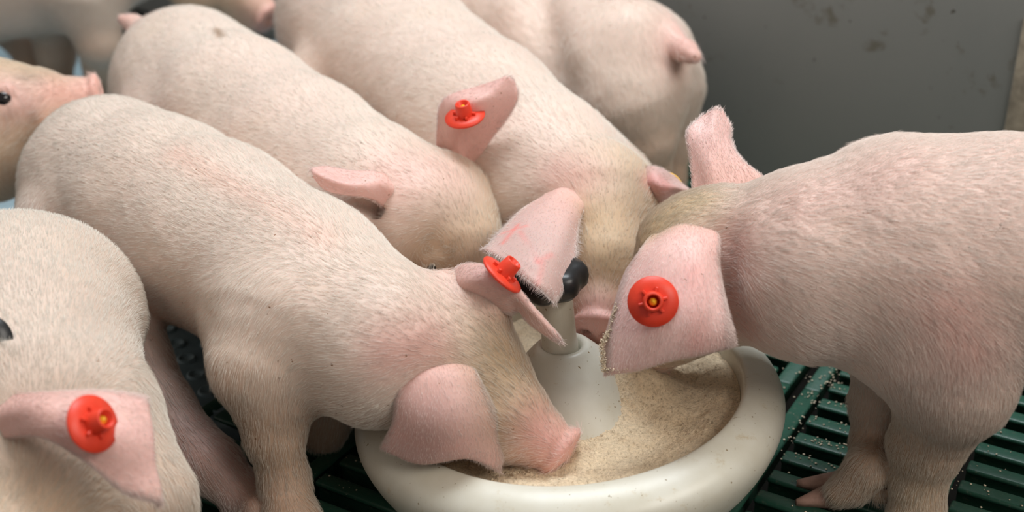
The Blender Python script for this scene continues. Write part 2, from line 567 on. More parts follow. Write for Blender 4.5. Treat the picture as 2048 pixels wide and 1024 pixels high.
# ------------------------------------------------------------------ implicit surfaces for the animals
class Body:
    """one continuous animal surface blended from tapered limbs and masses"""

    def __init__(self):
        self.groups = []
        self.cuts = []

    def group(self, k, limb=False):
        self.groups.append((k if not limb else -k, []))      # limbs blend with the trunk, not with each other

    def cap(self, a, b, ra, rb, k=0.02, tint=None, flow=None, squash=None):
        a, b = np.asarray(a, float), np.asarray(b, float)
        self.groups[-1][1].append(('cap', a, b, ra, rb, k, tint, unit(b - a) if flow is None else unit(flow), squash))

    def chain(self, pts, k=0.02, tint=None, flow=1):
        for (a, ra), (b, rb) in zip(pts[:-1], pts[1:]):
            self.cap(a, b, ra, rb, k, tint, flow=(np.asarray(b) - np.asarray(a)) * flow)

    def ell(self, c, ax, rad, k=0.02, tint=None, flow=(0, 0, -1)):
        """ax: two vectors that span the first two axes"""
        e0 = unit(ax[0])
        e1 = np.asarray(ax[1], float)
        e1 = unit(e1 - e0 * (e0 @ e1))
        e2 = np.cross(e0, e1)
        self.groups[-1][1].append(('ell', np.asarray(c, float), np.stack([e0, e1, e2]), np.asarray(rad, float), None, k, tint, unit(flow), None))

    def cut(self, a, b, ra, rb, k=0.008):
        self.cuts.append((np.asarray(a, float), np.asarray(b, float), ra, rb, k))

    @staticmethod
    def _cap(P, a, b, ra, rb):
        ba = b - a
        pa = P - a.astype(np.float32)
        t = np.clip((pa @ ba.astype(np.float32)) / max(ba @ ba, 1e-9), 0, 1)
        q = pa - t[:, None] * ba.astype(np.float32)
        return np.sqrt(np.einsum('ij,ij->i', q, q)) - (ra + t * (rb - ra))

    def prim(self, P, pr):
        if pr[0] == 'cap':
            return self._cap(P, pr[1], pr[2], pr[3], pr[4])
        q = (P - pr[1].astype(np.float32)) @ pr[2].T.astype(np.float32)
        r = pr[3].astype(np.float32)
        k0 = np.sqrt((((q / r)) ** 2).sum(1))
        k1 = np.sqrt((((q / (r * r))) ** 2).sum(1)) + 1e-6
        return k0 * (k0 - 1.0) / k1

    @staticmethod
    def smin(a, b, k):
        h = np.clip(0.5 + 0.5 * (b - a) / k, 0, 1)
        return b + (a - b) * h - k * h * (1 - h)

    def dist(self, P, keep=None):
        P = np.asarray(P, np.float32)
        tot = None
        limbs = []
        for gk, prims in self.groups:
            d = None
            for pr in prims:
                e = self.prim(P, pr)
                if keep is not None:
                    keep.append((e, pr))
                d = e if d is None else self.smin(d, e, pr[5])
            if gk < 0:
                limbs.append((d, -gk))
            else:
                tot = d if tot is None else self.smin(tot, d, gk)
        trunk = tot
        for d, gk in limbs:
            tot = np.minimum(tot, self.smin(trunk, d, gk))
        for (a, b, ra, rb, k) in self.cuts:
            tot = -self.smin(-tot, self._cap(P, a, b, ra, rb), k)
        return tot

    def bounds(self):
        lo, hi = np.full(3, 9.0), np.full(3, -9.0)
        for _, prims in self.groups:
            for pr in prims:
                if pr[0] == 'cap':
                    for p, r in ((pr[1], pr[3]), (pr[2], pr[4])):
                        lo, hi = np.minimum(lo, p - r), np.maximum(hi, p + r)
                else:
                    r = pr[3].max()
                    lo, hi = np.minimum(lo, pr[1] - r), np.maximum(hi, pr[1] + r)
        return lo - 0.02, hi + 0.02

    def mesh(self, h):
        lo, hi = self.bounds()
        B = 4
        H = h * B
        nb = np.ceil((hi - lo) / H).astype(int)
        n = nb * B + 1
        g = [lo[i] + (np.arange(nb[i]) + 0.5) * H for i in range(3)]
        cx = np.stack(np.meshgrid(*g, indexing='ij'), -1).reshape(-1, 3)
        dc = self.dist(cx)
        near = np.abs(dc) < H * 1.05
        D = np.repeat(np.repeat(np.repeat(dc.reshape(nb), B, 0), B, 1), B, 2)
        D = np.pad(D, ((0, 1),) * 3, mode='edge').astype(np.float32)
        idx = np.stack(np.unravel_index(np.nonzero(near)[0], nb), -1) * B
        off = np.stack(np.meshgrid(*[np.arange(B + 1)] * 3, indexing='ij'), -1).reshape(-1, 3)
        ii = (idx[:, None, :] + off[None]).reshape(-1, 3)
        lin = np.unique(np.ravel_multi_index(ii.T, n))
        ii = np.stack(np.unravel_index(lin, n), -1)
        D[ii[:, 0], ii[:, 1], ii[:, 2]] = self.dist(lo + ii * h)
        S = D < 0
        m = n - 1
        cnt = np.zeros(m, np.int8)
        corners = [(a, b, c) for a in (0, 1) for b in (0, 1) for c in (0, 1)]
        for a, b, c in corners:
            cnt += S[a:a + m[0], b:b + m[1], c:c + m[2]]
        act = np.nonzero((cnt > 0) & (cnt < 8))
        ai = np.stack(act, -1)
        vid = -np.ones(m, np.int64)
        vid[act] = np.arange(len(ai))
        acc = np.zeros((len(ai), 3))
        num = np.zeros(len(ai))
        for c0 in corners:
            for ax in range(3):
                if c0[ax]:
                    continue
                c1 = list(c0)
                c1[ax] = 1
                d0 = D[ai[:, 0] + c0[0], ai[:, 1] + c0[1], ai[:, 2] + c0[2]]
                d1 = D[ai[:, 0] + c1[0], ai[:, 1] + c1[1], ai[:, 2] + c1[2]]
                x = (d0 < 0) != (d1 < 0)
                t = np.where(x, d0 / np.where(x, d0 - d1, 1), 0)
                p = np.repeat(np.array(c0, float)[None], len(ai), 0)
                p[:, ax] += t
                acc[x] += p[x]
                num[x] += 1
        Vv = lo + (ai + acc / num[:, None]) * h
        quads = []
        for ax in range(3):
            o1, o2 = [(1, 2), (2, 0), (0, 1)][ax]
            s0 = S[tuple(slice(0, -1) if q == ax else slice(None) for q in range(3))]
            s1 = S[tuple(slice(1, None) if q == ax else slice(None) for q in range(3))]
            e = np.stack(np.nonzero(s0 != s1), -1)
            ok = np.all(e[:, [o1, o2]] > 0, 1) & (e[:, o1] < m[o1]) & (e[:, o2] < m[o2])
            e = e[ok]
            ins = s0[e[:, 0], e[:, 1], e[:, 2]]
            q = []
            for (u, w) in ((1, 1), (0, 1), (0, 0), (1, 0)):
                cc = e.copy()
                cc[:, o1] -= u
                cc[:, o2] -= w
                q.append(vid[cc[:, 0], cc[:, 1], cc[:, 2]])
            q = np.stack(q, -1)
            q[~ins] = q[~ins][:, ::-1]
            quads.append(q)
        Q = np.concatenate(quads)
        Q = Q[(Q >= 0).all(1)]
        # pull the vertices onto the surface
        for _ in range(2):
            d, nrm = self.grad(Vv)
            Vv = Vv - nrm * np.clip(d, -h, h)[:, None]
        d, nrm = self.grad(Vv)
        return Vv, Q, nrm

    def grad(self, P, e=0.0012):
        P = np.asarray(P, np.float64)
        d = self.dist(P)
        g = np.stack([self.dist(P + np.eye(3)[i] * e) - self.dist(P - np.eye(3)[i] * e) for i in range(3)], -1)
        g /= np.linalg.norm(g, axis=1, keepdims=True) + 1e-9
        return d, g

    def fields(self, P, default_tint):
        keep = []
        d = self.dist(P, keep)
        W = np.zeros(len(P))
        T = np.zeros((len(P), 3))
        Fl = np.zeros((len(P), 3))
        for e, pr in keep:
            w = np.exp(-np.clip(e - d, 0, 1) / 0.007)
            W += w
            T += w[:, None] * np.array(pr[6] if pr[6] is not None else default_tint)
            Fl += w[:, None] * pr[7]
        return T / W[:, None], Fl / W[:, None]


def crom(P, t):
    """interpolating spline through rows of P at parameters t in 0..1"""
    P = np.asarray(P, float)
    n = len(P)
    E = np.concatenate([[2 * P[0] - P[1]], P, [2 * P[-1] - P[-2]]])
    x = np.clip(np.asarray(t) * (n - 1), 0, n - 1 - 1e-9)
    i = x.astype(int)
    u = (x - i).reshape((-1,) + (1,) * (P.ndim - 1))
    p0, p1, p2, p3 = E[i], E[i + 1], E[i + 2], E[i + 3]
    return 0.5 * (2 * p1 + (p2 - p0) * u + (2 * p0 - 5 * p1 + 4 * p2 - p3) * u ** 2 + (3 * p1 - p0 - 3 * p2 + p3) * u ** 3)


def ear_sheet(rows, nu=54, nv=42, thick=0.0034, cup=0.0):
    """rows root -> tip, each a list of points across; a leaf of real thickness"""
    G = np.asarray(rows, float)
    A = crom(G, np.linspace(0, 1, nu))
    A = crom(np.swapaxes(A, 0, 1), np.linspace(0, 1, nv))      # nv x nu x 3
    du = np.gradient(A, axis=1)
    dv = np.gradient(A, axis=0)
    N = np.cross(du, dv)
    N /= np.linalg.norm(N, axis=2, keepdims=True) + 1e-9
    c = A[nv // 2, nu // 2]
    if N[nv // 2, nu // 2] @ (CAM - c) < 0:
        N = -N
        flip = True
    else:
        flip = False
    s = np.linspace(0, 1, nv)[:, None]
    u = np.linspace(0, 1, nu)[None]
    edge = np.minimum(np.minimum(s, 1 - s) * 1.0, (1 - u) * 1.0)
    prof = np.sqrt(np.clip(edge / 0.07, 0.0, 1.0) * (2 - np.clip(edge / 0.07, 0.0, 1.0)) + 0.02)
    wid = np.sin(np.pi * s) ** 0.8
    th = thick * 0.5 * prof * (1 + 1.3 * np.clip(0.35 - u, 0, 1) * wid)
    ripple = 0.0009 * np.sin(9 * u + 5 * s) * np.cos(7 * s + 2)
    mid = A + N * (ripple + cup * np.sin(np.pi * s) * np.sin(np.pi * np.clip(u, 0, 1)))[..., None]
    top = mid + N * th[..., None]
    bot = mid - N * th[..., None]
    idx = np.arange(nv * nu).reshape(nv, nu)
    vs = np.concatenate([top.reshape(-1, 3), bot.reshape(-1, 3)])
    fs = []
    off = nv * nu

    def q(a, b, c_, d):
        fs.append((a, b, c_, d) if not flip else (d, c_, b, a))
    for i in range(nv - 1):
        for j in range(nu - 1):
            q(idx[i, j + 1], idx[i + 1, j + 1], idx[i + 1, j], idx[i, j])
            q(off + idx[i, j], off + idx[i + 1, j], off + idx[i + 1, j + 1], off + idx[i, j + 1])
    for i in range(nv - 1):
        q(idx[i, nu - 1] + off, idx[i + 1, nu - 1] + off, idx[i + 1, nu - 1], idx[i, nu - 1])
        q(idx[i + 1, 0] + off, idx[i, 0] + off, idx[i, 0], idx[i + 1, 0])
    for j in range(nu - 1):
        q(idx[0, j] + off, idx[0, j + 1] + off, idx[0, j + 1], idx[0, j])
        q(idx[nv - 1, j + 1] + off, idx[nv - 1, j] + off, idx[nv - 1, j], idx[nv - 1, j + 1])
    flow = np.repeat((du / (np.linalg.norm(du, axis=2, keepdims=True) + 1e-9)).reshape(1, -1, 3), 2, 0).reshape(-1, 3)
    uu = np.broadcast_to(u, (nv, nu)).reshape(-1)
    # hair at the rim points outwards
    side = (np.clip((s - 0.9) / 0.1, 0, 1) - np.clip((0.1 - s) / 0.1, 0, 1)) * np.ones((1, nu))
    vdir = dv / (np.linalg.norm(dv, axis=2, keepdims=True) + 1e-9)
    out = np.repeat((vdir * side[..., None] * 1.2).reshape(1, -1, 3), 2, 0).reshape(-1, 3)
    rim = np.maximum(np.abs(side), np.clip((u - 0.92) / 0.08, 0, 1) * np.ones((nv, 1))) * np.clip(u * 3, 0, 1)
    rim = rim.reshape(-1)
    return vs, fs, flow + out, np.concatenate([uu, uu]), np.concatenate([rim, rim])


T_BODY = (0.71, 0.615, 0.55)
T_HEAD = (0.56, 0.44, 0.315)
T_PINK = (0.74, 0.50, 0.455)
T_EAR = (0.72, 0.49, 0.46)
T_SNOUT = (0.72, 0.42, 0.39)
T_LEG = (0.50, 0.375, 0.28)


def wave(P, f, s):
    x, y, z = P[:, 0] * f + s, P[:, 1] * f - s * 1.7, P[:, 2] * f + s * 0.6
    return np.sin(x + 1.7 * np.sin(y * 0.9 + z)) * np.cos(y + 1.3 * np.sin(z * 1.1 + 0.7 * x)) * 0.6 + 0.4 * np.sin(z * 1.3 + 1.1 * np.sin(x))


def make_pig(name, body, base, label, ears=(), patches=(), h=0.0032, hair=60000, hair_len=0.0065, seed=0, tint=T_BODY, ear_tint=T_EAR, hair_w=0.000064, relief=1.0):
    root = empty(name, base, label, 'piglet', 'piglets around the feeding bowl')
    vv, qq, nn = body.mesh(h)
    tt, fl = body.fields(vv, tint)
    vv = vv + nn * (relief * (0.0006 * wave(vv, 70, seed) + 0.0002 * wave(vv, 230, seed + 3)))[:, None]
    faces = [tuple(q) for q in qq]
    quads = [qq]
    V_, T_, F_, E_, R_ = [vv], [tt], [fl], [np.zeros(len(vv))], [np.zeros(len(vv))]
    off = len(vv)
    for er in ears:
        kw = dict(er[1]) if isinstance(er, tuple) else {}
        rows = er[0] if isinstance(er, tuple) else er
        et = kw.pop('tint', ear_tint)
        ev, ef, efl, eu, er_ = ear_sheet(rows, **kw)
        R_.append(er_)
        quads.append(np.array(ef) + off)
        V_.append(ev)
        w = np.clip(eu / 0.45, 0, 1)[:, None] ** 0.8
        T_.append(np.array(T_PINK) * (1 - w) + np.array(et) * w)
        F_.append(efl)
        E_.append(0.3 + 0.7 * eu)
        off += len(ev)
    vv, tt, fl, ee = np.concatenate(V_), np.concatenate(T_), np.concatenate(F_), np.concatenate(E_)
    rel = vv - CAM
    dep = rel @ _F
    vpx, vpy = (rel @ _R) / dep * FPX, (rel @ _U) / dep * FPX

    def on_skin(q):                               # the skin point lying under that spot
        r_ = np.asarray(q, float) - CAM
        d_ = r_ @ _F
        near = np.hypot(vpx - (r_ @ _R) / d_ * FPX, vpy - (r_ @ _U) / d_ * FPX) < 9
        return vv[near][np.argmin(dep[near])] if near.any() else q

    for (pa, pb, pr, pc, ps) in patches:          # flushed or stained skin: a streak from pa to pb
        pa, pb = on_skin(pa), on_skin(pb)
        dd = Body._cap(vv.astype(np.float32), np.asarray(pa, float), np.asarray(pb, float), 0.0, 0.0)
        w = (ps * np.exp(-(dd / pr) ** 2))[:, None]
        tt = tt * (1 - w) + np.array(pc) * w
    qq = np.concatenate(quads)
    me = bpy.data.meshes.new('body')
    me.vertices.add(len(vv))
    me.vertices.foreach_set('co', vv.astype(np.float32).ravel())
    me.loops.add(len(qq) * 4)
    me.loops.foreach_set('vertex_index', qq.astype(np.int32).ravel())
    me.polygons.add(len(qq))
    me.polygons.foreach_set('loop_start', (np.arange(len(qq)) * 4).astype(np.int32))
    me.update(calc_edges=True)
    me.validate()
    ca = me.color_attributes.new('tint', 'FLOAT_COLOR', 'POINT')
    var = 1 + 0.04 * wave(vv, 40, seed + 9)
    pk = np.clip(0.5 + 0.6 * wave(vv, 28, seed + 5), 0, 1)[:, None] * 0.35
    ct = tt * var[:, None]
    ct = ct * (1 - pk) + ct * np.array([1.02, 0.9, 0.9]) * pk
    ca.data.foreach_set('color', np.concatenate([ct, np.ones((len(ct), 1))], 1).astype(np.float32).ravel())
    o = link('body', me, None, M_SKIN)
    put_parent(o, root)
    if hair:
        hair_coat(root, vv, qq, fl, ee, hair, hair_len, hair_w, tt, np.concatenate(R_))
    return root


def hair_coat(root, vv, qq, fl, ee, count, length, width, tt, rim):
    tri = np.concatenate([qq[:, [0, 1, 2]], qq[:, [0, 2, 3]]])
    a, b, c = vv[tri[:, 0]], vv[tri[:, 1]], vv[tri[:, 2]]
    nr = np.cross(b - a, c - a)
    ar = np.linalg.norm(nr, axis=1)
    nr = nr / (ar[:, None] + 1e-12)
    ctr = (a + b + c) / 3
    vw = CAM - ctr
    dist = np.linalg.norm(vw, axis=1)
    face = (nr * vw).sum(1) / dist
    rel = ctr - CAM
    t = rel @ _F
    sx, sy = (rel @ _R) / t * FPX / 1024, (rel @ _U) / t * FPX / 512
    inside = (np.abs(sx) < 1.12) & (np.abs(sy) < 1.15)
    w = ar * (face > -0.5) * np.where(inside, 1.0, np.where((np.abs(sx) < 2.2) & (np.abs(sy) < 2.2), 0.55, 0.1)) * (1 + 9 * rim[tri].mean(1))
    if w.sum() == 0:
        return
    w = w / w.sum()
    pick = rng.choice(len(tri), size=count, p=w)
    r1, r2 = np.sqrt(rng.random(count)), rng.random(count)
    bw = np.stack([1 - r1, r1 * (1 - r2), r1 * r2], -1)[..., None]
    P = (vv[tri[pick]] * bw).sum(1)
    Fd = (fl[tri[pick]] * bw).sum(1)
    El = (ee[tri[pick]] * bw[..., 0]).sum(1)
    Tn = (tt[tri[pick]] * bw).sum(1)
    N = nr[pick]
    isear = El > 0.25
    Fd[~isear] += np.array([0, 0, -0.45]) * (1 - N[~isear, 2:3].clip(0, 1))
    Fd += 0.08 * np.stack([wave(P, 55, 1), wave(P, 55, 4), wave(P, 55, 8)], -1)
    Fd += rng.normal(0, 0.07, (count, 3))
    Fd -= N * (Fd * N).sum(1)[:, None]
    Fd /= np.linalg.norm(Fd, axis=1, keepdims=True) + 1e-9
    L = length * rng.uniform(0.55, 1.25, count)
    Rm = (rim[tri[pick]] * bw[..., 0]).sum(1)
    L[isear] *= 0.42 + 0.35 * Rm[isear]
    lift0 = rng.uniform(0.16, 0.36, count)
    lift1 = rng.uniform(-0.02, 0.14, count)
    lift0 *= 1 - 0.8 * Rm
    pts = np.zeros((count, 4, 3))
    pts[:, 0] = P - N * 0.0004
    cur = P.copy()
    for s in range(3):
        lf = lift0 + (lift1 - lift0) * (s / 2)
        d = Fd * np.cos(lf)[:, None] + N * np.sin(lf)[:, None]
        cur = cur + d * (L / 3)[:, None]
        pts[:, s + 1] = cur
    cu = bpy.data.hair_curves.new('hair')
    cu.add_curves([4] * count)
    cu.attributes['position'].data.foreach_set('vector', pts.astype(np.float32).ravel())
    ra = cu.attributes.get('radius') or cu.attributes.new('radius', 'FLOAT', 'POINT')
    base = width * rng.uniform(0.7, 1.3, count)
    ra.data.foreach_set('value', (base[:, None] * np.array([1.0, 0.9, 0.65, 0.15])).astype(np.float32).ravel())
    hc = cu.attributes.new('hcol', 'FLOAT_COLOR', 'CURVE')
    col = np.array([0.80, 0.76, 0.70]) * rng.uniform(0.62, 1.14, (count, 1))
    col = col * 0.42 + 0.58 * np.clip(Tn * np.array([1.16, 1.20, 1.18]), 0, 1)
    hc.data.foreach_set('color', np.concatenate([np.clip(col, 0, 0.95), np.ones((count, 1))], 1).astype(np.float32).ravel())
    o = bpy.data.objects.new('hair', cu)
    COL.objects.link(o)
    cu.materials.append(M_HAIR)
    put_parent(o, root)
    o['kind'] = 'stuff'


# ------------------------------------------------------------------ small parts of the animals
def frame_to(n, up=(0, 0, 1)):
    n = unit(n)
    x = np.cross(up, n)
    if np.linalg.norm(x) < 1e-3:
        x = np.array([1.0, 0, 0])
    x = unit(x)
    y = np.cross(n, x)
    return np.stack([x, y, n], 1)


def camdir(r, u, t):
    """a direction given as right, up, towards the viewer in the photograph"""
    return unit(_R * r + _U * u - _F * t)


def place_local(vs, c, n, up=(0, 0, 1)):
    M = frame_to(n, up)
    return [tuple(np.asarray(c) + M @ np.asarray(v)) for v in vs]


def ear_tag(root, c, n, rad=0.0145, col=None):
    """round button tag: disc, ribbed collar, pin in its mouth"""
    n = unit(n)
    vs, fs = lathe([(0.0, -0.0006), (rad * 0.97, -0.0006), (rad, 0.0002), (rad * 0.985, 0.0012), (rad * 0.55, 0.0020), (0.0, 0.0022)], 56)
    disc = link('ear_tag', mesh_from('ear_tag', place_local(vs, c, n), fs), None, col or M_TAG)
    put_parent(disc, root)
    cs, cf = lathe([(0.0063, 0.0012), (0.0059, 0.0040), (0.0052, 0.0110), (0.0047, 0.0116), (0.0037, 0.0112), (0.0035, 0.0040), (0.0, 0.0038)], 40)
    collar = link('collar', mesh_from('collar', place_local(cs, c, n), cf), disc, col or M_TAG)
    for k in range(6):
        a = k * math.pi / 3 + 0.3
        bm = bmesh.new()
        bmesh.ops.create_cube(bm, size=1.0)
        bmesh.ops.scale(bm, vec=(0.0030, 0.0018, 0.0026), verts=bm.verts)
        bmesh.ops.bevel(bm, geom=bm.edges[:], offset=0.0004, segments=1, affect='EDGES')
        bmesh.ops.rotate(bm, matrix=Matrix.Rotation(a, 3, 'Z'), verts=bm.verts)
        bmesh.ops.translate(bm, vec=(0.0070 * math.cos(a), 0.0070 * math.sin(a), 0.0030), verts=bm.verts)
        lv = place_local([tuple(x.co) for x in bm.verts], c, n)
        lf = [[x.index for x in q.verts] for q in bm.faces]
        bm.free()
        link('lug', mesh_from('lug', lv, lf), disc, col or M_TAG, smooth=False)
    ps, pf_ = lathe([(0.0024, 0.0036), (0.0024, 0.0070), (0.0017, 0.0092), (0.0, 0.0104)], 20)
    pin = link('pin', mesh_from('pin', place_local(ps, c, n), pf_), disc, M_PIN)
    pin['label'] = 'yellow pin tip'
    return disc


def eye(root, c, n, r=0.0062, lash_dir=None):
    bm = bmesh.new()
    bmesh.ops.create_uvsphere(bm, u_segments=24, v_segments=16, radius=r)
    vs = [tuple(np.asarray(c) + np.asarray(x.co)) for x in bm.verts]
    fs = [[x.index for x in q.verts] for q in bm.faces]
    bm.free()
    o = link('eye', mesh_from('eye', vs, fs), None, M_EYE)
    put_parent(o, root)
    if lash_dir is not None:
        n = unit(n)
        cnt = 26
        pts = np.zeros((cnt, 4, 3))
        side = unit(np.cross(lash_dir, n))
        for i in range(cnt):
            s = (i / (cnt - 1) - 0.5) * 2
            p = np.asarray(c) + side * s * r * 1.15 + unit(lash_dir) * r * (0.75 - 0.35 * s * s) + n * r * 0.75
            d = unit(n * 0.8 - unit(lash_dir) * 0.7 + side * s * 0.8 + rng.normal(0, 0.15, 3))
            for k in range(4):
                pts[i, k] = p + d * 0.0023 * k - unit(lash_dir) * 0.0004 * k * k
        cu = bpy.data.hair_curves.new('eyelashes')
        cu.add_curves([4] * cnt)
        cu.attributes['position'].data.foreach_set('vector', pts.astype(np.float32).ravel())
        ra = cu.attributes.get('radius') or cu.attributes.new('radius', 'FLOAT', 'POINT')
        ra.data.foreach_set('value', np.tile([0.00010, 0.00009, 0.00006, 0.00002], cnt).astype(np.float32))
        cu.materials.append(M_LID)
        eo = bpy.data.objects.new('eyelashes', cu)
        COL.objects.link(eo)
        eo.parent = o
    return o


def hoof(root, c, fwd, L=0.026, w=0.0095, hgt=0.014):
    """one pointed toe of horn"""
    fwd = unit(np.array([fwd[0], fwd[1], 0]))
    sd = np.array([-fwd[1], fwd[0], 0])
    vs, fs = [], []
    nn, m = 9, 12
    for i in range(nn):
        t = i / (nn - 1)
        ww = w * (1 - t ** 2.2 * 0.82) * (0.8 + 0.2 * math.sin(math.pi * min(1, t + 0.3)))
        hh = hgt * (1 - t * 0.72)
        for j in range(m):
            a = 2 * math.pi * j / m
            y = ww * math.cos(a)
            z = hh * (0.5 + 0.5 * math.sin(a)) if math.sin(a) > -0.5 else 0.0
            vs.append(tuple(np.asarray(c) + fwd * (t - 0.4) * L + sd * y + np.array([0, 0, z])))
    for i in range(nn - 1):
        for j in range(m):
            k = (j + 1) % m
            fs.append((i * m + j, i * m + k, (i + 1) * m + k, (i + 1) * m + j))
    fs.append(tuple(range(m))[::-1])
    fs.append(tuple((nn - 1) * m + j for j in range(m)))
    o = link('hoof', mesh_from('hoof', vs, fs), None, M_HOOF)
    put_parent(o, root)
    return o


def spine(b, pts, k=0.012, tint=None):
    """trunk, tail end first; hair lies towards the tail"""
    b.chain(pts, k, tint, flow=-1)


def head(b, crown, mid, nose, rc=0.046, rm=0.033, rn=0.0185, left=None, up=None):
    """crown -> nose, with cheeks, brow and snout disc"""
    crown, mid, nose = map(lambda q: np.asarray(q, float), (crown, mid, nose))
    ax = unit(nose - crown)
    up = unit(up - ax * (ax @ up))
    sd = np.cross(up, ax)
    bridge = mid * 0.35 + nose * 0.65
    b.group(0.016)
    b.cap(crown, mid, rc, rm, 0.008, T_HEAD, flow=-ax)
    b.cap(mid, bridge, rm, rn * 1.12, 0.008, T_HEAD, flow=-ax)
    b.cap(bridge, nose - ax * 0.006, rn * 1.12, rn * 0.9, 0.006, T_PINK, flow=-ax)
    for s in (-1, 1):
        ck = crown * 0.62 + mid * 0.38 + sd * s * rc * 0.42 - up * rc * 0.35
        b.ell(ck, (ax, sd), (rc * 0.85, rc * 0.52, rc * 0.7), 0.01, T_HEAD, -ax)
    # lower jaw
    b.cap(mid - up * rm * 0.65, nose - up * rn * 0.8 - ax * 0.014, rm * 0.62, rn * 0.6, 0.008, T_HEAD, flow=-ax)
    # snout disc
    b.ell(nose + ax * 0.001, (ax, sd), (0.0058, rn * 1.24, rn * 1.12), 0.003, T_SNOUT, -ax)
    for s in (-1, 1):
        n0 = nose + sd * s * rn * 0.42 + ax * 0.008 + up * rn * 0.05
        b.cut(n0, n0 - ax * 0.012, 0.0036, 0.0026, 0.003)
    b.cut(nose - ax * 0.012 - up * rn * 1.05 + sd * rn * 0.75, mid - up * rm * 0.75 + sd * rm * 0.72, 0.0016, 0.0014, 0.003)
    b.cut(nose - ax * 0.012 - up * rn * 1.05 - sd * rn * 0.75, mid - up * rm * 0.75 - sd * rm * 0.72, 0.0016, 0.0014, 0.003)
    return ax, sd, up


def rows_at(rows):
    return [[at(*p) for p in r] for r in rows]


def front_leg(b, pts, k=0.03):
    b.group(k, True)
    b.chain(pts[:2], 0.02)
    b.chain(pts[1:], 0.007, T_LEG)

#PIGS#

def tail(b, p0, p1, p2, r=0.009):
    b.group(0.008)
    b.chain([(p0, r * 1.5), (p1, r), (p2, r * 0.55)], 0.008, T_PINK)


def ground(p, z=0.0):
    return np.array([p[0], p[1], z])


# ---- piglet A: the near one with its snout in the meal
b = Body()
b.group(0.05)
spine(b, [(az(222, 362, .128), .0650), (az(320, 415, .128), .0655), (az(430, 470, .125), .0640), (az(600, 580, .122), .0600), (az(765, 688, .118), .048), (at(895, 725, .795), .038)])
hip = az(215, 400, .115)
b.ell(hip, (unit(az(320, 415, .128) - az(222, 365, .128)), (0, 0, 1)), (.058, .062, .060), 0.015)
b.ell(az(590, 610, .11), ((.7, -.7, 0), (0, 0, 1)), (.05, .058, .060), 0.015)
ax, sd, up = head(b, at(915, 725, .795), at(1008, 832, .782), at(1117, 901, .785), .038, .027, .0152, up=camdir(.25, .25, .9))
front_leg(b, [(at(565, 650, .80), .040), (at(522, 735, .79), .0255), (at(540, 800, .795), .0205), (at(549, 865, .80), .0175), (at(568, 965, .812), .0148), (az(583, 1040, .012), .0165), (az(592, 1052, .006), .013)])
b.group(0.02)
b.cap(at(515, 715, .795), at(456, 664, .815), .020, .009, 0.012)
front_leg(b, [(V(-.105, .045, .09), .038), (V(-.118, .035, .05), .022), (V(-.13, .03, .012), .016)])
# hind leg reaching forward under the belly
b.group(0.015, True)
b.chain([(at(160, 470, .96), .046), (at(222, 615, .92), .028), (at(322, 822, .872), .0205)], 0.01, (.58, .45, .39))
b.chain([(at(322, 822, .872), .0205), (at(425, 930, .848), .0165), (at(500, 1002, .838), .0135), (az(525, 1028, .01), .0135)], 0.012, (.52, .36, .32))  # lower leg: shade below the belly is put into this darker tint
b.group(0.03)
b.chain([(V(-.255, .255, .10), .05), (V(-.285, .235, .05), .026), (V(-.275, .215, .012), .015)], 0.02)
tail(b, V(-.36, .26, .15), V(-.375, .275, .14), V(-.38, .285, .12), .006)
b.group(0.016)
b.cap(at(915, 608, .797), at(972, 592, .788), .020, .0155, 0.01, T_PINK)
S2_, S3_ = az(400, 455, .125), az(640, 610, .122)
b.group(0.02)
b.cap(S2_ + V(0, 0, .0505), S3_ + V(0, 0, .047), .010, .011, .01, T_BODY, flow=S2_ - S3_)
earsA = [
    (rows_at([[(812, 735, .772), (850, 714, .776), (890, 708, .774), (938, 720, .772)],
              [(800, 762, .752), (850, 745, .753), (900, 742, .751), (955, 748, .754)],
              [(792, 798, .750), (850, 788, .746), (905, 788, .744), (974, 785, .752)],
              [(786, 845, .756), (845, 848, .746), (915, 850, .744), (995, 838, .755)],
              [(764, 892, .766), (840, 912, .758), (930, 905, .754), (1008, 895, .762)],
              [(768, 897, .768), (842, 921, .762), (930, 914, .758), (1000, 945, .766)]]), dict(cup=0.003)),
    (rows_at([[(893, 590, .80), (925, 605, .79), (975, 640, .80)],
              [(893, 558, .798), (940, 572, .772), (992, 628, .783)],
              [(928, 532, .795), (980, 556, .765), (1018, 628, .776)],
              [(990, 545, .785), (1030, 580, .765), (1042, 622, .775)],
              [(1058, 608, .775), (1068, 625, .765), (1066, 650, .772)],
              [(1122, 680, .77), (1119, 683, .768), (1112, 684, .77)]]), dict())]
pigA = make_pig('piglet', b, ground(V(-.2, .09, 0)), 'piglet in front with its pink snout tip in the meal', earsA, hair=130000, seed=1.0, ear_tint=(.67, .455, .43), h=.0027, patches=[(at(790, 700, .76), at(860, 690, .75), .020, (.68, .43, .39), .85), (az(350, 300, .19), az(650, 480, .18), .010, (.80, .58, .50), .6), (at(1000, 720, .77), at(1040, 810, .76), .026, (.37, .285, .175), .85), (at(1085, 870, .77), at(1120, 900, .77), .02, T_SNOUT, .8), (at(790, 870, .73), at(930, 900, .72), .008, (.74, .42, .38), .3)])  # ear tint lowered: weaker light on the hanging ear is put into it
ear_tag(pigA, at(1003, 550, .762), camdir(.66, .68, .26))
hoof(pigA, ground(az(588, 1062, 0)), (.6, -.8))
hoof(pigA, ground(az(612, 1056, 0)), (.8, -.6))
hoof(pigA, ground(az(535, 1040, 0)), (.6, -.8), .02, .008)

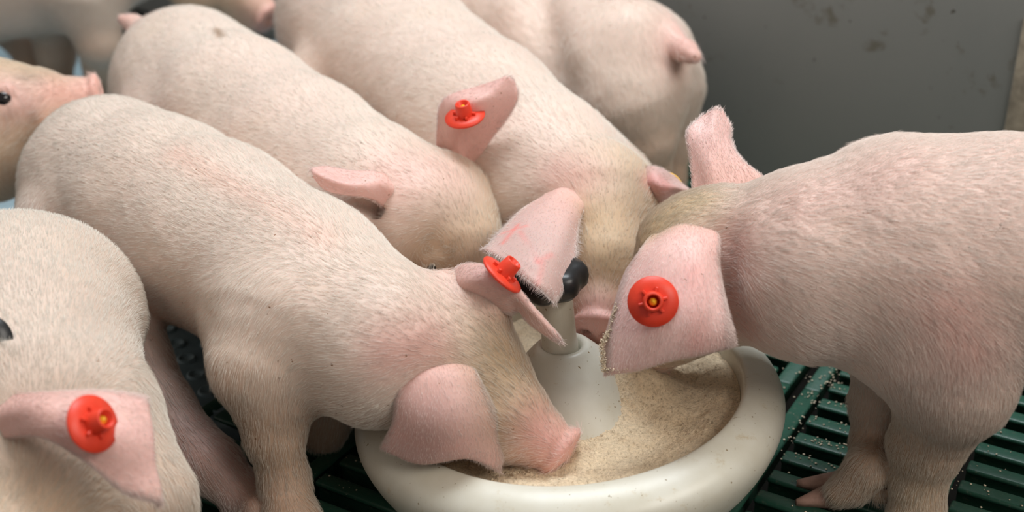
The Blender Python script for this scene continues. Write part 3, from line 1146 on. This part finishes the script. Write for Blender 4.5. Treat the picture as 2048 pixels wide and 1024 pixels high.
# ---- piglet B: second row, red tag on its raised ear
b = Body()
b.group(0.05)
spine(b, [(az(378, 165, .13), .070), (az(480, 240, .13), .069), (az(600, 325, .13), .066), (az(745, 412, .13), .058), (az(825, 432, .132), .046)])
b.ell(az(370, 200, .12), (unit(az(480, 240, .13) - az(378, 165, .13)), (0, 0, 1)), (.060, .066, .062), 0.015)
head(b, at(882, 420, .94), at(925, 510, .915), at(965, 600, .90), .0405, .029, .016, up=camdir(.3, .35, .9))
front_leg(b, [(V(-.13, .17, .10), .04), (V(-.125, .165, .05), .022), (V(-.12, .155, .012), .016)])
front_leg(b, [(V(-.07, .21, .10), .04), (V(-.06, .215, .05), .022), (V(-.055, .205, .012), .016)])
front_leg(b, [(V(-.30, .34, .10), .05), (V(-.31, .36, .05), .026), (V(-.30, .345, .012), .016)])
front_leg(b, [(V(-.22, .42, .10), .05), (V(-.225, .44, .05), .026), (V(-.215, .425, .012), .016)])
b.cut(at(728, 408, .885), at(775, 428, .895), .006, .008, .006)
tail(b, at(300, 75, 1.19), at(268, 50, 1.20), at(244, 38, 1.20), .0075)
b.group(0.005)
b.chain([(at(842, 532, .896), .003), (at(853, 520, .891), .0036), (at(872, 517, .890), .0036), (at(888, 528, .894), .003)], .004, T_HEAD)
b.group(0.005)
b.chain([(at(846, 540, .896), .003), (at(864, 549, .892), .0034), (at(884, 541, .893), .003)], .004, T_HEAD)
earsB = [
    (rows_at([[(822, 375, .925), (812, 400, .90), (785, 432, .91)],
              [(765, 347, .888), (754, 368, .868), (745, 400, .872)],
              [(702, 344, .882), (696, 365, .864), (690, 390, .868)],
              [(650, 333, .88), (650, 356, .868), (652, 378, .872)],
              [(622, 338, .88), (624, 346, .874), (630, 354, .876)]]), dict(cup=-0.002)),
    (rows_at([[(872, 318, .96), (915, 330, .95), (955, 342, .96)],
              [(874, 255, .945), (920, 265, .93), (978, 288, .942)],
              [(888, 200, .935), (945, 210, .915), (1010, 243, .93)],
              [(955, 173, .925), (990, 182, .915), (1034, 196, .922)],
              [(1008, 157, .92), (1020, 154, .918), (1030, 164, .92)]]), dict(cup=-0.003))]
pigB = make_pig('piglet', b, ground(V(-.18, .29, 0)), 'piglet with a red button tag standing on its upright ear', earsB, hair=75000, seed=2.0, patches=[(at(434, 50, 1.12), at(439, 66, 1.12), .0035, (.28, .16, .08), .9), (at(780, 330, .92), at(800, 360, .91), .02, T_PINK, .6), (at(870, 330, .93), at(900, 340, .93), .025, T_PINK, .5), (at(895, 500, .90), at(940, 515, .88), .026, (.40, .285, .19), .8)])
ear_tag(pigB, at(930, 234, .918), camdir(-.16, .76, .62))
eye(pigB, at(866, 531, .8925), camdir(-.6, -.1, .6), .0055, lash_dir=camdir(.1, 1, .1))

# ---- piglet C: third, ear with red veins hanging over the knob
b = Body()
b.group(0.05)
spine(b, [(az(703, 42, .150), .077), (az(800, 125, .145), .075), (az(955, 250, .138), .070), (az(1085, 355, .132), .062), (az(1165, 395, .135), .047)])
head(b, at(1213, 415, .925), at(1212, 535, .89), at(1193, 655, .862), .041, .030, .016, up=camdir(.0, .45, .9))
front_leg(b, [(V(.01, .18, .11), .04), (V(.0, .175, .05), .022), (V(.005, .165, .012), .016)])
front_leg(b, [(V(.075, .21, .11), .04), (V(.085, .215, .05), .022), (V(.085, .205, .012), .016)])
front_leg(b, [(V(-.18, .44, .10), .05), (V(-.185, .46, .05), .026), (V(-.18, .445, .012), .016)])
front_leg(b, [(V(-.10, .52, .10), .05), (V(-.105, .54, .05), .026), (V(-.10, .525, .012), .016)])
earsC = [
    (rows_at([[(1092, 392, .905), (1118, 382, .895), (1145, 388, .893), (1172, 402, .90)],
              [(1045, 420, .865), (1085, 425, .845), (1125, 435, .84), (1158, 448, .86)],
              [(1000, 466, .835), (1050, 482, .81), (1105, 500, .80), (1151, 508, .82)],
              [(982, 484, .82), (1035, 508, .793), (1092, 540, .782), (1140, 558, .80)],
              [(967, 498, .81), (1018, 531, .785), (1070, 570, .772), (1112, 604, .778)]]), dict(cup=0.002)),
    (rows_at([[(1255, 352, .93), (1265, 388, .92), (1298, 428, .93)],
              [(1300, 333, .91), (1308, 368, .895), (1325, 408, .905)],
              [(1345, 352, .91), (1348, 374, .90), (1352, 394, .908)],
              [(1380, 382, .91), (1379, 388, .908), (1376, 395, .91)]]), dict(cup=-0.002))]
pigC = make_pig('piglet', b, ground(V(-.05, .33, 0)), 'piglet whose red-veined ear hangs over the black knob', earsC, hair=80000, seed=3.0, ear_tint=(.58, .435, .415), patches=[(at(1110, 340, .93), at(1150, 350, .92), .022, T_PINK, .7), (at(1200, 430, .89), at(1215, 530, .86), .018, (.50, .38, .23), .7), (at(1190, 640, .85), at(1195, 680, .85), .02, T_SNOUT, .8), (at(1300, 350, .89), at(1340, 370, .89), .008, (.80, .36, .34), .6), (at(1035, 440, .85), at(1005, 478, .83), .0019, (.78, .22, .2), .6), (at(1003, 458, .84), at(1045, 446, .845), .0019, (.78, .22, .2), .5), (at(1040, 455, .83), at(1075, 515, .795), .0019, (.75, .24, .23), .45), (at(1075, 515, .795), at(1108, 505, .797), .0019, (.75, .24, .23), .4), (at(1090, 520, .79), at(1080, 560, .775), .0019, (.75, .26, .25), .35)])
eye(pigC, at(1163, 545, .868), camdir(-.8, 0, .5), .0055)
pinC = ear_tag(pigC, at(1330, 381, .918), camdir(.35, .15, -.9), .0135, M_PIN)
pinC['label'] = 'yellow button ear tag'

# ---- piglet D: rump and tail against the wall
b = Body()
b.group(0.05)
D0 = az(1240, 150, .135)
b_dir = V(-.60, .80, 0)
spine(b, [(D0, .066), (D0 + b_dir * .10 + V(0, 0, .006), .070), (D0 + b_dir * .21 + V(0, 0, .008), .073), (D0 + b_dir * .32, .068), (D0 + b_dir * .42 + V(0, 0, .01), .05)])
b.ell(at(1250, 165, 1.195), ((0.1, -.3, 1), (1, 0, 0)), (.078, .056, .05), 0.03)
b.ell(at(1315, 165, 1.22), ((0.1, -.3, 1), (1, 0, 0)), (.062, .028, .042), 0.015)
head(b, D0 + b_dir * .46 + V(0, 0, .02), D0 + b_dir * .52 + V(0, 0, -.01), D0 + b_dir * .57 + V(0, 0, -.05), .045, .033, .018, up=V(0, 0, 1))
front_leg(b, [(at(1262, 215, 1.165), .040), (at(1290, 285, 1.17), .025), (at(1303, 340, 1.185), .0165), (az(1290, 440, .02), .015), (az(1290, 450, .008), .015)])
front_leg(b, [(at(1325, 190, 1.225), .034), (at(1342, 290, 1.235), .0180), (at(1340, 360, 1.24), .014), (az(1335, 400, .012), .015)])
front_leg(b, [(D0 + b_dir * .29 + V(.03, -.04, -.05), .04), (ground(D0 + b_dir * .29 + V(.03, -.04, 0), .05), .022), (ground(D0 + b_dir * .28 + V(.03, -.04, 0), .012), .016)])
b.group(0.012)
b.chain([(at(1308, 58, 1.17), .0115), (at(1342, 80, 1.145), .0095), (at(1373, 102, 1.125), .0078), (at(1390, 114, 1.115), .0052)], 0.008, T_PINK)
b.cut(at(1322, 108, 1.15), at(1350, 128, 1.16), .005, .004, .012)
b.cut(at(1075, -60, 1.230), at(1105, 170, 1.158), .001, .001, .045)
pigD = make_pig('piglet', b, ground(D0 + b_dir * .15), 'piglet turned away, its rump and short tail near the wall', (), hair=60000, seed=4.0, hair_len=.007)

# ---- piglet E: the one on the right
b = Body()
b.group(0.05)
spine(b, [(az(2330, 520, .176), .070), (az(2150, 515, .176), .070), (az(1975, 512, .174), .0695), (az(1800, 510, .171), .069), (az(1625, 528, .165), .057), (at(1480, 522, .80), .046)])
b.ell(az(1830, 540, .155), ((1, 0, .1), (0, 0, 1)), (.055, .064, .066), 0.015)
b.ell(at(1790, 345, .845), ((1, 0, 0), (0, 1, 0)), (.045, .022, .024), 0.02)
b.ell(at(1885, 670, .750), ((.3, 0, -1), (1, 0, 0)), (.052, .034, .030), 0.02)
head(b, at(1402, 520, .80), at(1338, 632, .822), at(1292, 722, .852), .0415, .030, .016, up=camdir(-.75, .25, .6))
front_leg(b, [(at(1875, 685, .772), .040), (at(1910, 770, .775), .031), (at(1852, 890, .805), .0215), (at(1836, 960, .815), .0168), (at(1834, 1022, .818), .0158), (at(1822, 1050, .815), .0150)])
front_leg(b, [(at(1800, 700, .83), .034), (at(1757, 800, .845), .0175), (at(1746, 885, .848), .0128), (az(1736, 938, .030), .0122), (az(1706, 970, .017), .0108), (az(1678, 986, .011), .0092)])
front_leg(b, [(az(2330, 640, .12), .05), (az(2360, 860, .05), .026), (az(2340, 960, .012), .016)])
b.group(0.008, True)
b.cap(az(1733, 940, .03), az(1757, 990, .012), .009, .0055, .006, T_LEG)
b.cut(at(1435, 470, .752), at(1455, 650, .757), .006, .004, 0.02)
b.cut(at(2022, 640, .752), at(2040, 760, .77), .006, .006, 0.03)
earsE = [
    (rows_at([[(1298, 478, .780), (1345, 455, .774), (1392, 448, .770), (1436, 458, .773)],
              [(1277, 506, .766), (1335, 490, .756), (1390, 484, .752), (1438, 492, .756)],
              [(1252, 545, .765), (1320, 535, .748), (1388, 528, .742), (1440, 535, .75)],
              [(1232, 610, .76), (1305, 615, .742), (1385, 612, .735), (1450, 605, .742)],
              [(1215, 675, .757), (1290, 680, .742), (1375, 668, .735), (1461, 655, .740)],
              [(1212, 738, .757), (1282, 724, .745), (1370, 704, .740), (1467, 682, .742)],
              [(1213, 748, .760), (1283, 734, .750), (1370, 714, .746), (1466, 692, .746)]]), dict(cup=0.002)),
    (rows_at([[(1386, 392, .835), (1440, 385, .828), (1535, 362, .835)],
              [(1381, 322, .838), (1430, 328, .828), (1488, 322, .838)],
              [(1375, 268, .842), (1420, 275, .832), (1463, 285, .842)],
              [(1398, 238, .845), (1430, 242, .838), (1457, 250, .845)],
              [(1428, 219, .845), (1437, 219, .844), (1445, 222, .845)]]), dict(cup=-0.003))]
pigE = make_pig('piglet', b, ground(V(.32, -.02, 0)), 'piglet on the right, round red tag on its flat ear', earsE, hair=170000, seed=5.0, tint=(.75, .61, .56), ear_tint=(.78, .56, .545), patches=[(at(1450, 500, .76), at(1475, 640, .76), .020, (.68, .44, .41), .8), (at(1600, 400, .78), at(1800, 330, .80), .020, T_PINK, .45), (at(1900, 640, .74), at(1930, 700, .74), .022, (.72, .45, .41), .75), (at(1290, 470, .78), at(1390, 395, .79), .014, (.54, .42, .25), .75), (at(1380, 540, .74), at(1400, 690, .74), .007, (.76, .36, .34), .4), (at(1830, 1000, .80), at(1810, 1040, .80), .02, (.50, .40, .28), .7)])
ear_tag(pigE, at(1306, 603, .7325), camdir(-.10, .02, 1))
for px, py, fx, fy in ((1652, 1004, -1, -.15), (1656, 978, -1, .2)):
    hoof(pigE, ground(az(px, py, 0)), (fx, fy), .034, .0095, .016)
hoof(pigE, ground(az(1800, 1062, 0)), (-1, -.2))
hoof(pigE, ground(az(1838, 1066, 0)), (-.8, -.6))

# ---- piglet F: blurred one at the lower left
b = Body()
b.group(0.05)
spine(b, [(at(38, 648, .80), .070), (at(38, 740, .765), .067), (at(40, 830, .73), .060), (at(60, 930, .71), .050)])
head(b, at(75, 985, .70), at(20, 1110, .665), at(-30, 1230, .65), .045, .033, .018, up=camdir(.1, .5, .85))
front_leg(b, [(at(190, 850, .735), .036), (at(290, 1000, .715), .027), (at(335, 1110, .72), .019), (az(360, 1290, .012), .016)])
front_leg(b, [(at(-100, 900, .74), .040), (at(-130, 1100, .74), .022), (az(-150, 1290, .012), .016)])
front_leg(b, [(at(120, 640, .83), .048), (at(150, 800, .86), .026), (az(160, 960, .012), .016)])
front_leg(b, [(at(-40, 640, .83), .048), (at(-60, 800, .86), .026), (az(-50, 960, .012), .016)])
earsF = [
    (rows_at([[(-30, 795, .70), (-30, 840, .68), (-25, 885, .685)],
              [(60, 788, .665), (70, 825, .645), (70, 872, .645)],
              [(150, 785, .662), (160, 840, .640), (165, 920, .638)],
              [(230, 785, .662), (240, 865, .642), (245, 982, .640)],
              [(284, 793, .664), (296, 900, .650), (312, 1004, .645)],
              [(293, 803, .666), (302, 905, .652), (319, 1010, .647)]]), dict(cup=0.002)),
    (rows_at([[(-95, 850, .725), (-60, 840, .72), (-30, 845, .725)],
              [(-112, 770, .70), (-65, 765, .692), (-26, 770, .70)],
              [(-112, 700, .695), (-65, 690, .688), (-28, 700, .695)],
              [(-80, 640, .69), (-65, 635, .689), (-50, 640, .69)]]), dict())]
pigF = make_pig('piglet', b, ground(V(-.27, -.1, 0)), 'piglet at the lower left, tagged ear folded towards the viewer', earsF, hair=85000, seed=6.0, tint=(.62, .535, .465))  # coat darkened: light falling off towards the viewer is put into the tint
ear_tag(pigF, at(184, 848, .629), camdir(.78, .30, .52))
tagF = ear_tag(pigF, at(-32, 684, .685), camdir(.25, .1, .95), .0148, M_BLACK)
tagF['label'] = 'black button ear tag'

# ---- piglet G: head looking in from the left edge
b = Body()
b.group(0.05)
spine(b, [(at(-620, 330, 1.12), .07), (at(-420, 330, 1.10), .07), (at(-240, 310, 1.09), .062), (at(-130, 260, 1.08), .052)])
head(b, at(-72, 212, 1.08), at(70, 218, 1.085), at(188, 186, 1.10), .048, .0335, .0148, up=camdir(.05, 1, .25))
b.group(0.03)
b.cap(at(-80, 290, 1.08), at(-10, 330, 1.085), .05, .03, 0.03, T_HEAD)
b.group(0.006)
b.chain([(at(-22, 200, 1.05), .004), (at(-6, 182, 1.048), .0045), (at(14, 180, 1.048), .0045), (at(34, 197, 1.053), .0035)], .004, T_PINK)
b.group(0.006)
b.chain([(at(-18, 212, 1.05), .004), (at(6, 221, 1.049), .0042), (at(24, 214, 1.05), .004), (at(36, 198, 1.054), .003)], .004, T_PINK)
front_leg(b, [(at(-250, 380, 1.07), .04), (at(-250, 500, 1.08), .022), (az(-250, 640, .012), .016)])
front_leg(b, [(at(-560, 380, 1.10), .045), (at(-560, 500, 1.10), .024), (az(-560, 640, .012), .016)])
earsG = [(rows_at([[(-110, 170, 1.07), (-90, 190, 1.05), (-70, 210, 1.06)], [(-150, 120, 1.05), (-130, 150, 1.03), (-110, 190, 1.04)], [(-200, 130, 1.04), (-190, 150, 1.03), (-180, 180, 1.04)]]), dict())]
pigG = make_pig('piglet', b, ground(V(-.5, .28, 0)), 'piglet face with black eye looking in from the left edge', earsG, hair=45000, seed=7.0, h=.003, patches=[(at(60, 150, 1.05), at(95, 165, 1.05), .006, (.22, .18, .12), .6), (at(75, 205, 1.05), at(72, 240, 1.05), .006, (.22, .17, .12), .5), (at(110, 185, 1.06), at(190, 180, 1.08), .016, (.78, .48, .42), .8), (at(20, 170, 1.04), at(60, 200, 1.04), .012, T_PINK, .7)])
eye(pigG, at(8, 198, 1.0485), camdir(0, .1, 1), .0078)

# ---- piglet H: out of focus behind
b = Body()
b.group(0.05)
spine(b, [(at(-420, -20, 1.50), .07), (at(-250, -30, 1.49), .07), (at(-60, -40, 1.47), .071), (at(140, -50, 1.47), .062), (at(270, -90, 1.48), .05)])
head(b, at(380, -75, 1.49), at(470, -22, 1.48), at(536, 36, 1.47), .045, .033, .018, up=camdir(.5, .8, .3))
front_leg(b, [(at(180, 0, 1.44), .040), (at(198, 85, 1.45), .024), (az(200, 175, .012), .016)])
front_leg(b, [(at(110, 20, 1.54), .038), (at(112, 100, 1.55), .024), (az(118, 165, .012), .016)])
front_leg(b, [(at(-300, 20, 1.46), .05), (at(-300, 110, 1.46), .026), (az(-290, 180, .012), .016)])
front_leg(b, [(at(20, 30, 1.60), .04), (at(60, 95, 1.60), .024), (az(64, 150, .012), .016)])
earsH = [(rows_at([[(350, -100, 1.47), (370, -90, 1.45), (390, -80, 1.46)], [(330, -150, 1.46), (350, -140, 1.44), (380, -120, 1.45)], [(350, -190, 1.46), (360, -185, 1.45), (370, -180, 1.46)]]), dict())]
pigH = make_pig('piglet', b, ground(V(-.55, .7, 0)), 'out-of-focus piglet standing behind the others', earsH, hair=12000, seed=8.0, h=.005, tint=(.52, .46, .40))  # dim light at the back is put into this darker tint

# ------------------------------------------------------------------ spilled meal on the slats
def crumbs(name, pts, size, label):
    vs, fs = [], []
    ico = [(0, 0, 1), (.9, 0, .3), (.28, .85, .3), (-.73, .53, .3), (-.73, -.53, .3), (.28, -.85, .3), (0, 0, -.5)]
    icf = [(0, 1, 2), (0, 2, 3), (0, 3, 4), (0, 4, 5), (0, 5, 1), (6, 2, 1), (6, 3, 2), (6, 4, 3), (6, 5, 4), (6, 1, 5)]
    for (x, y, z) in pts:
        s = size * random.uniform(0.4, 1.5)
        k = len(vs)
        a = random.uniform(0, 6.28)
        for (i, j, l) in ico:
            vs.append((x + s * (i * math.cos(a) - j * math.sin(a)), y + s * (i * math.sin(a) + j * math.cos(a)), z + s * 0.7 * l))
        fs += [tuple(k + q for q in t) for t in icf]
    o = link(name, mesh_from(name, vs, fs), None, M_CRUMB)
    o['kind'] = 'stuff'
    o['label'] = label
    o['category'] = 'feed'
    return o


pts = []


def on_slat(x, y):
    q = np.array([x, y]) - SA
    return ((q @ ndir) / SPITCH - 0.5 + 0.5 * SLATW / SPITCH) % 1.0 < SLATW / SPITCH or (q @ sdir + 0.006) % PANEL < 0.012


for (cx, cy, s, n) in ((1660, 760, .02, 160), (1740, 820, .012, 170), (1700, 860, .03, 220), (1990, 960, .05, 200), (1620, 900, .03, 120), (700, 980, .03, 90), (1650, 980, .03, 90)):
    c0 = az(cx, cy, 0)
    for _ in range(n):
        x, y = c0[0] + random.gauss(0, s), c0[1] + random.gauss(0, s)
        if on_slat(x, y) and (x - BC[0]) ** 2 + y * y > .142 ** 2:
            pts.append((x, y, 0.0004))
crumbs('spilled_meal', pts, 0.0008, 'beige meal crumbs spilled on the green slats beside the bowl')

# meal dust caked on the near ear of the right-hand piglet
cr = []
line = [(1236, 610, .758), (1218, 665, .755), (1204, 690, .755), (1208, 740, .757), (1260, 739, .750), (1330, 727, .747)]
for _ in range(900):
    k = random.random() * 0.999
    k = k * k * (len(line) - 1) if random.random() < .5 else 1.2 + random.random() * 2.0
    i = min(int(k), len(line) - 2)
    q = np.array(line[i]) * (1 - (k - i)) + np.array(line[i + 1]) * (k - i)
    cr.append(tuple(at(q[0] + random.gauss(-1, 2.5), q[1] + random.gauss(0, 3), q[2] + random.gauss(-.001, .0012))))
mc = crumbs('meal_crust', cr, 0.00055, 'beige meal caked on the ear edge')
del mc['category']
put_parent(mc, pigE)
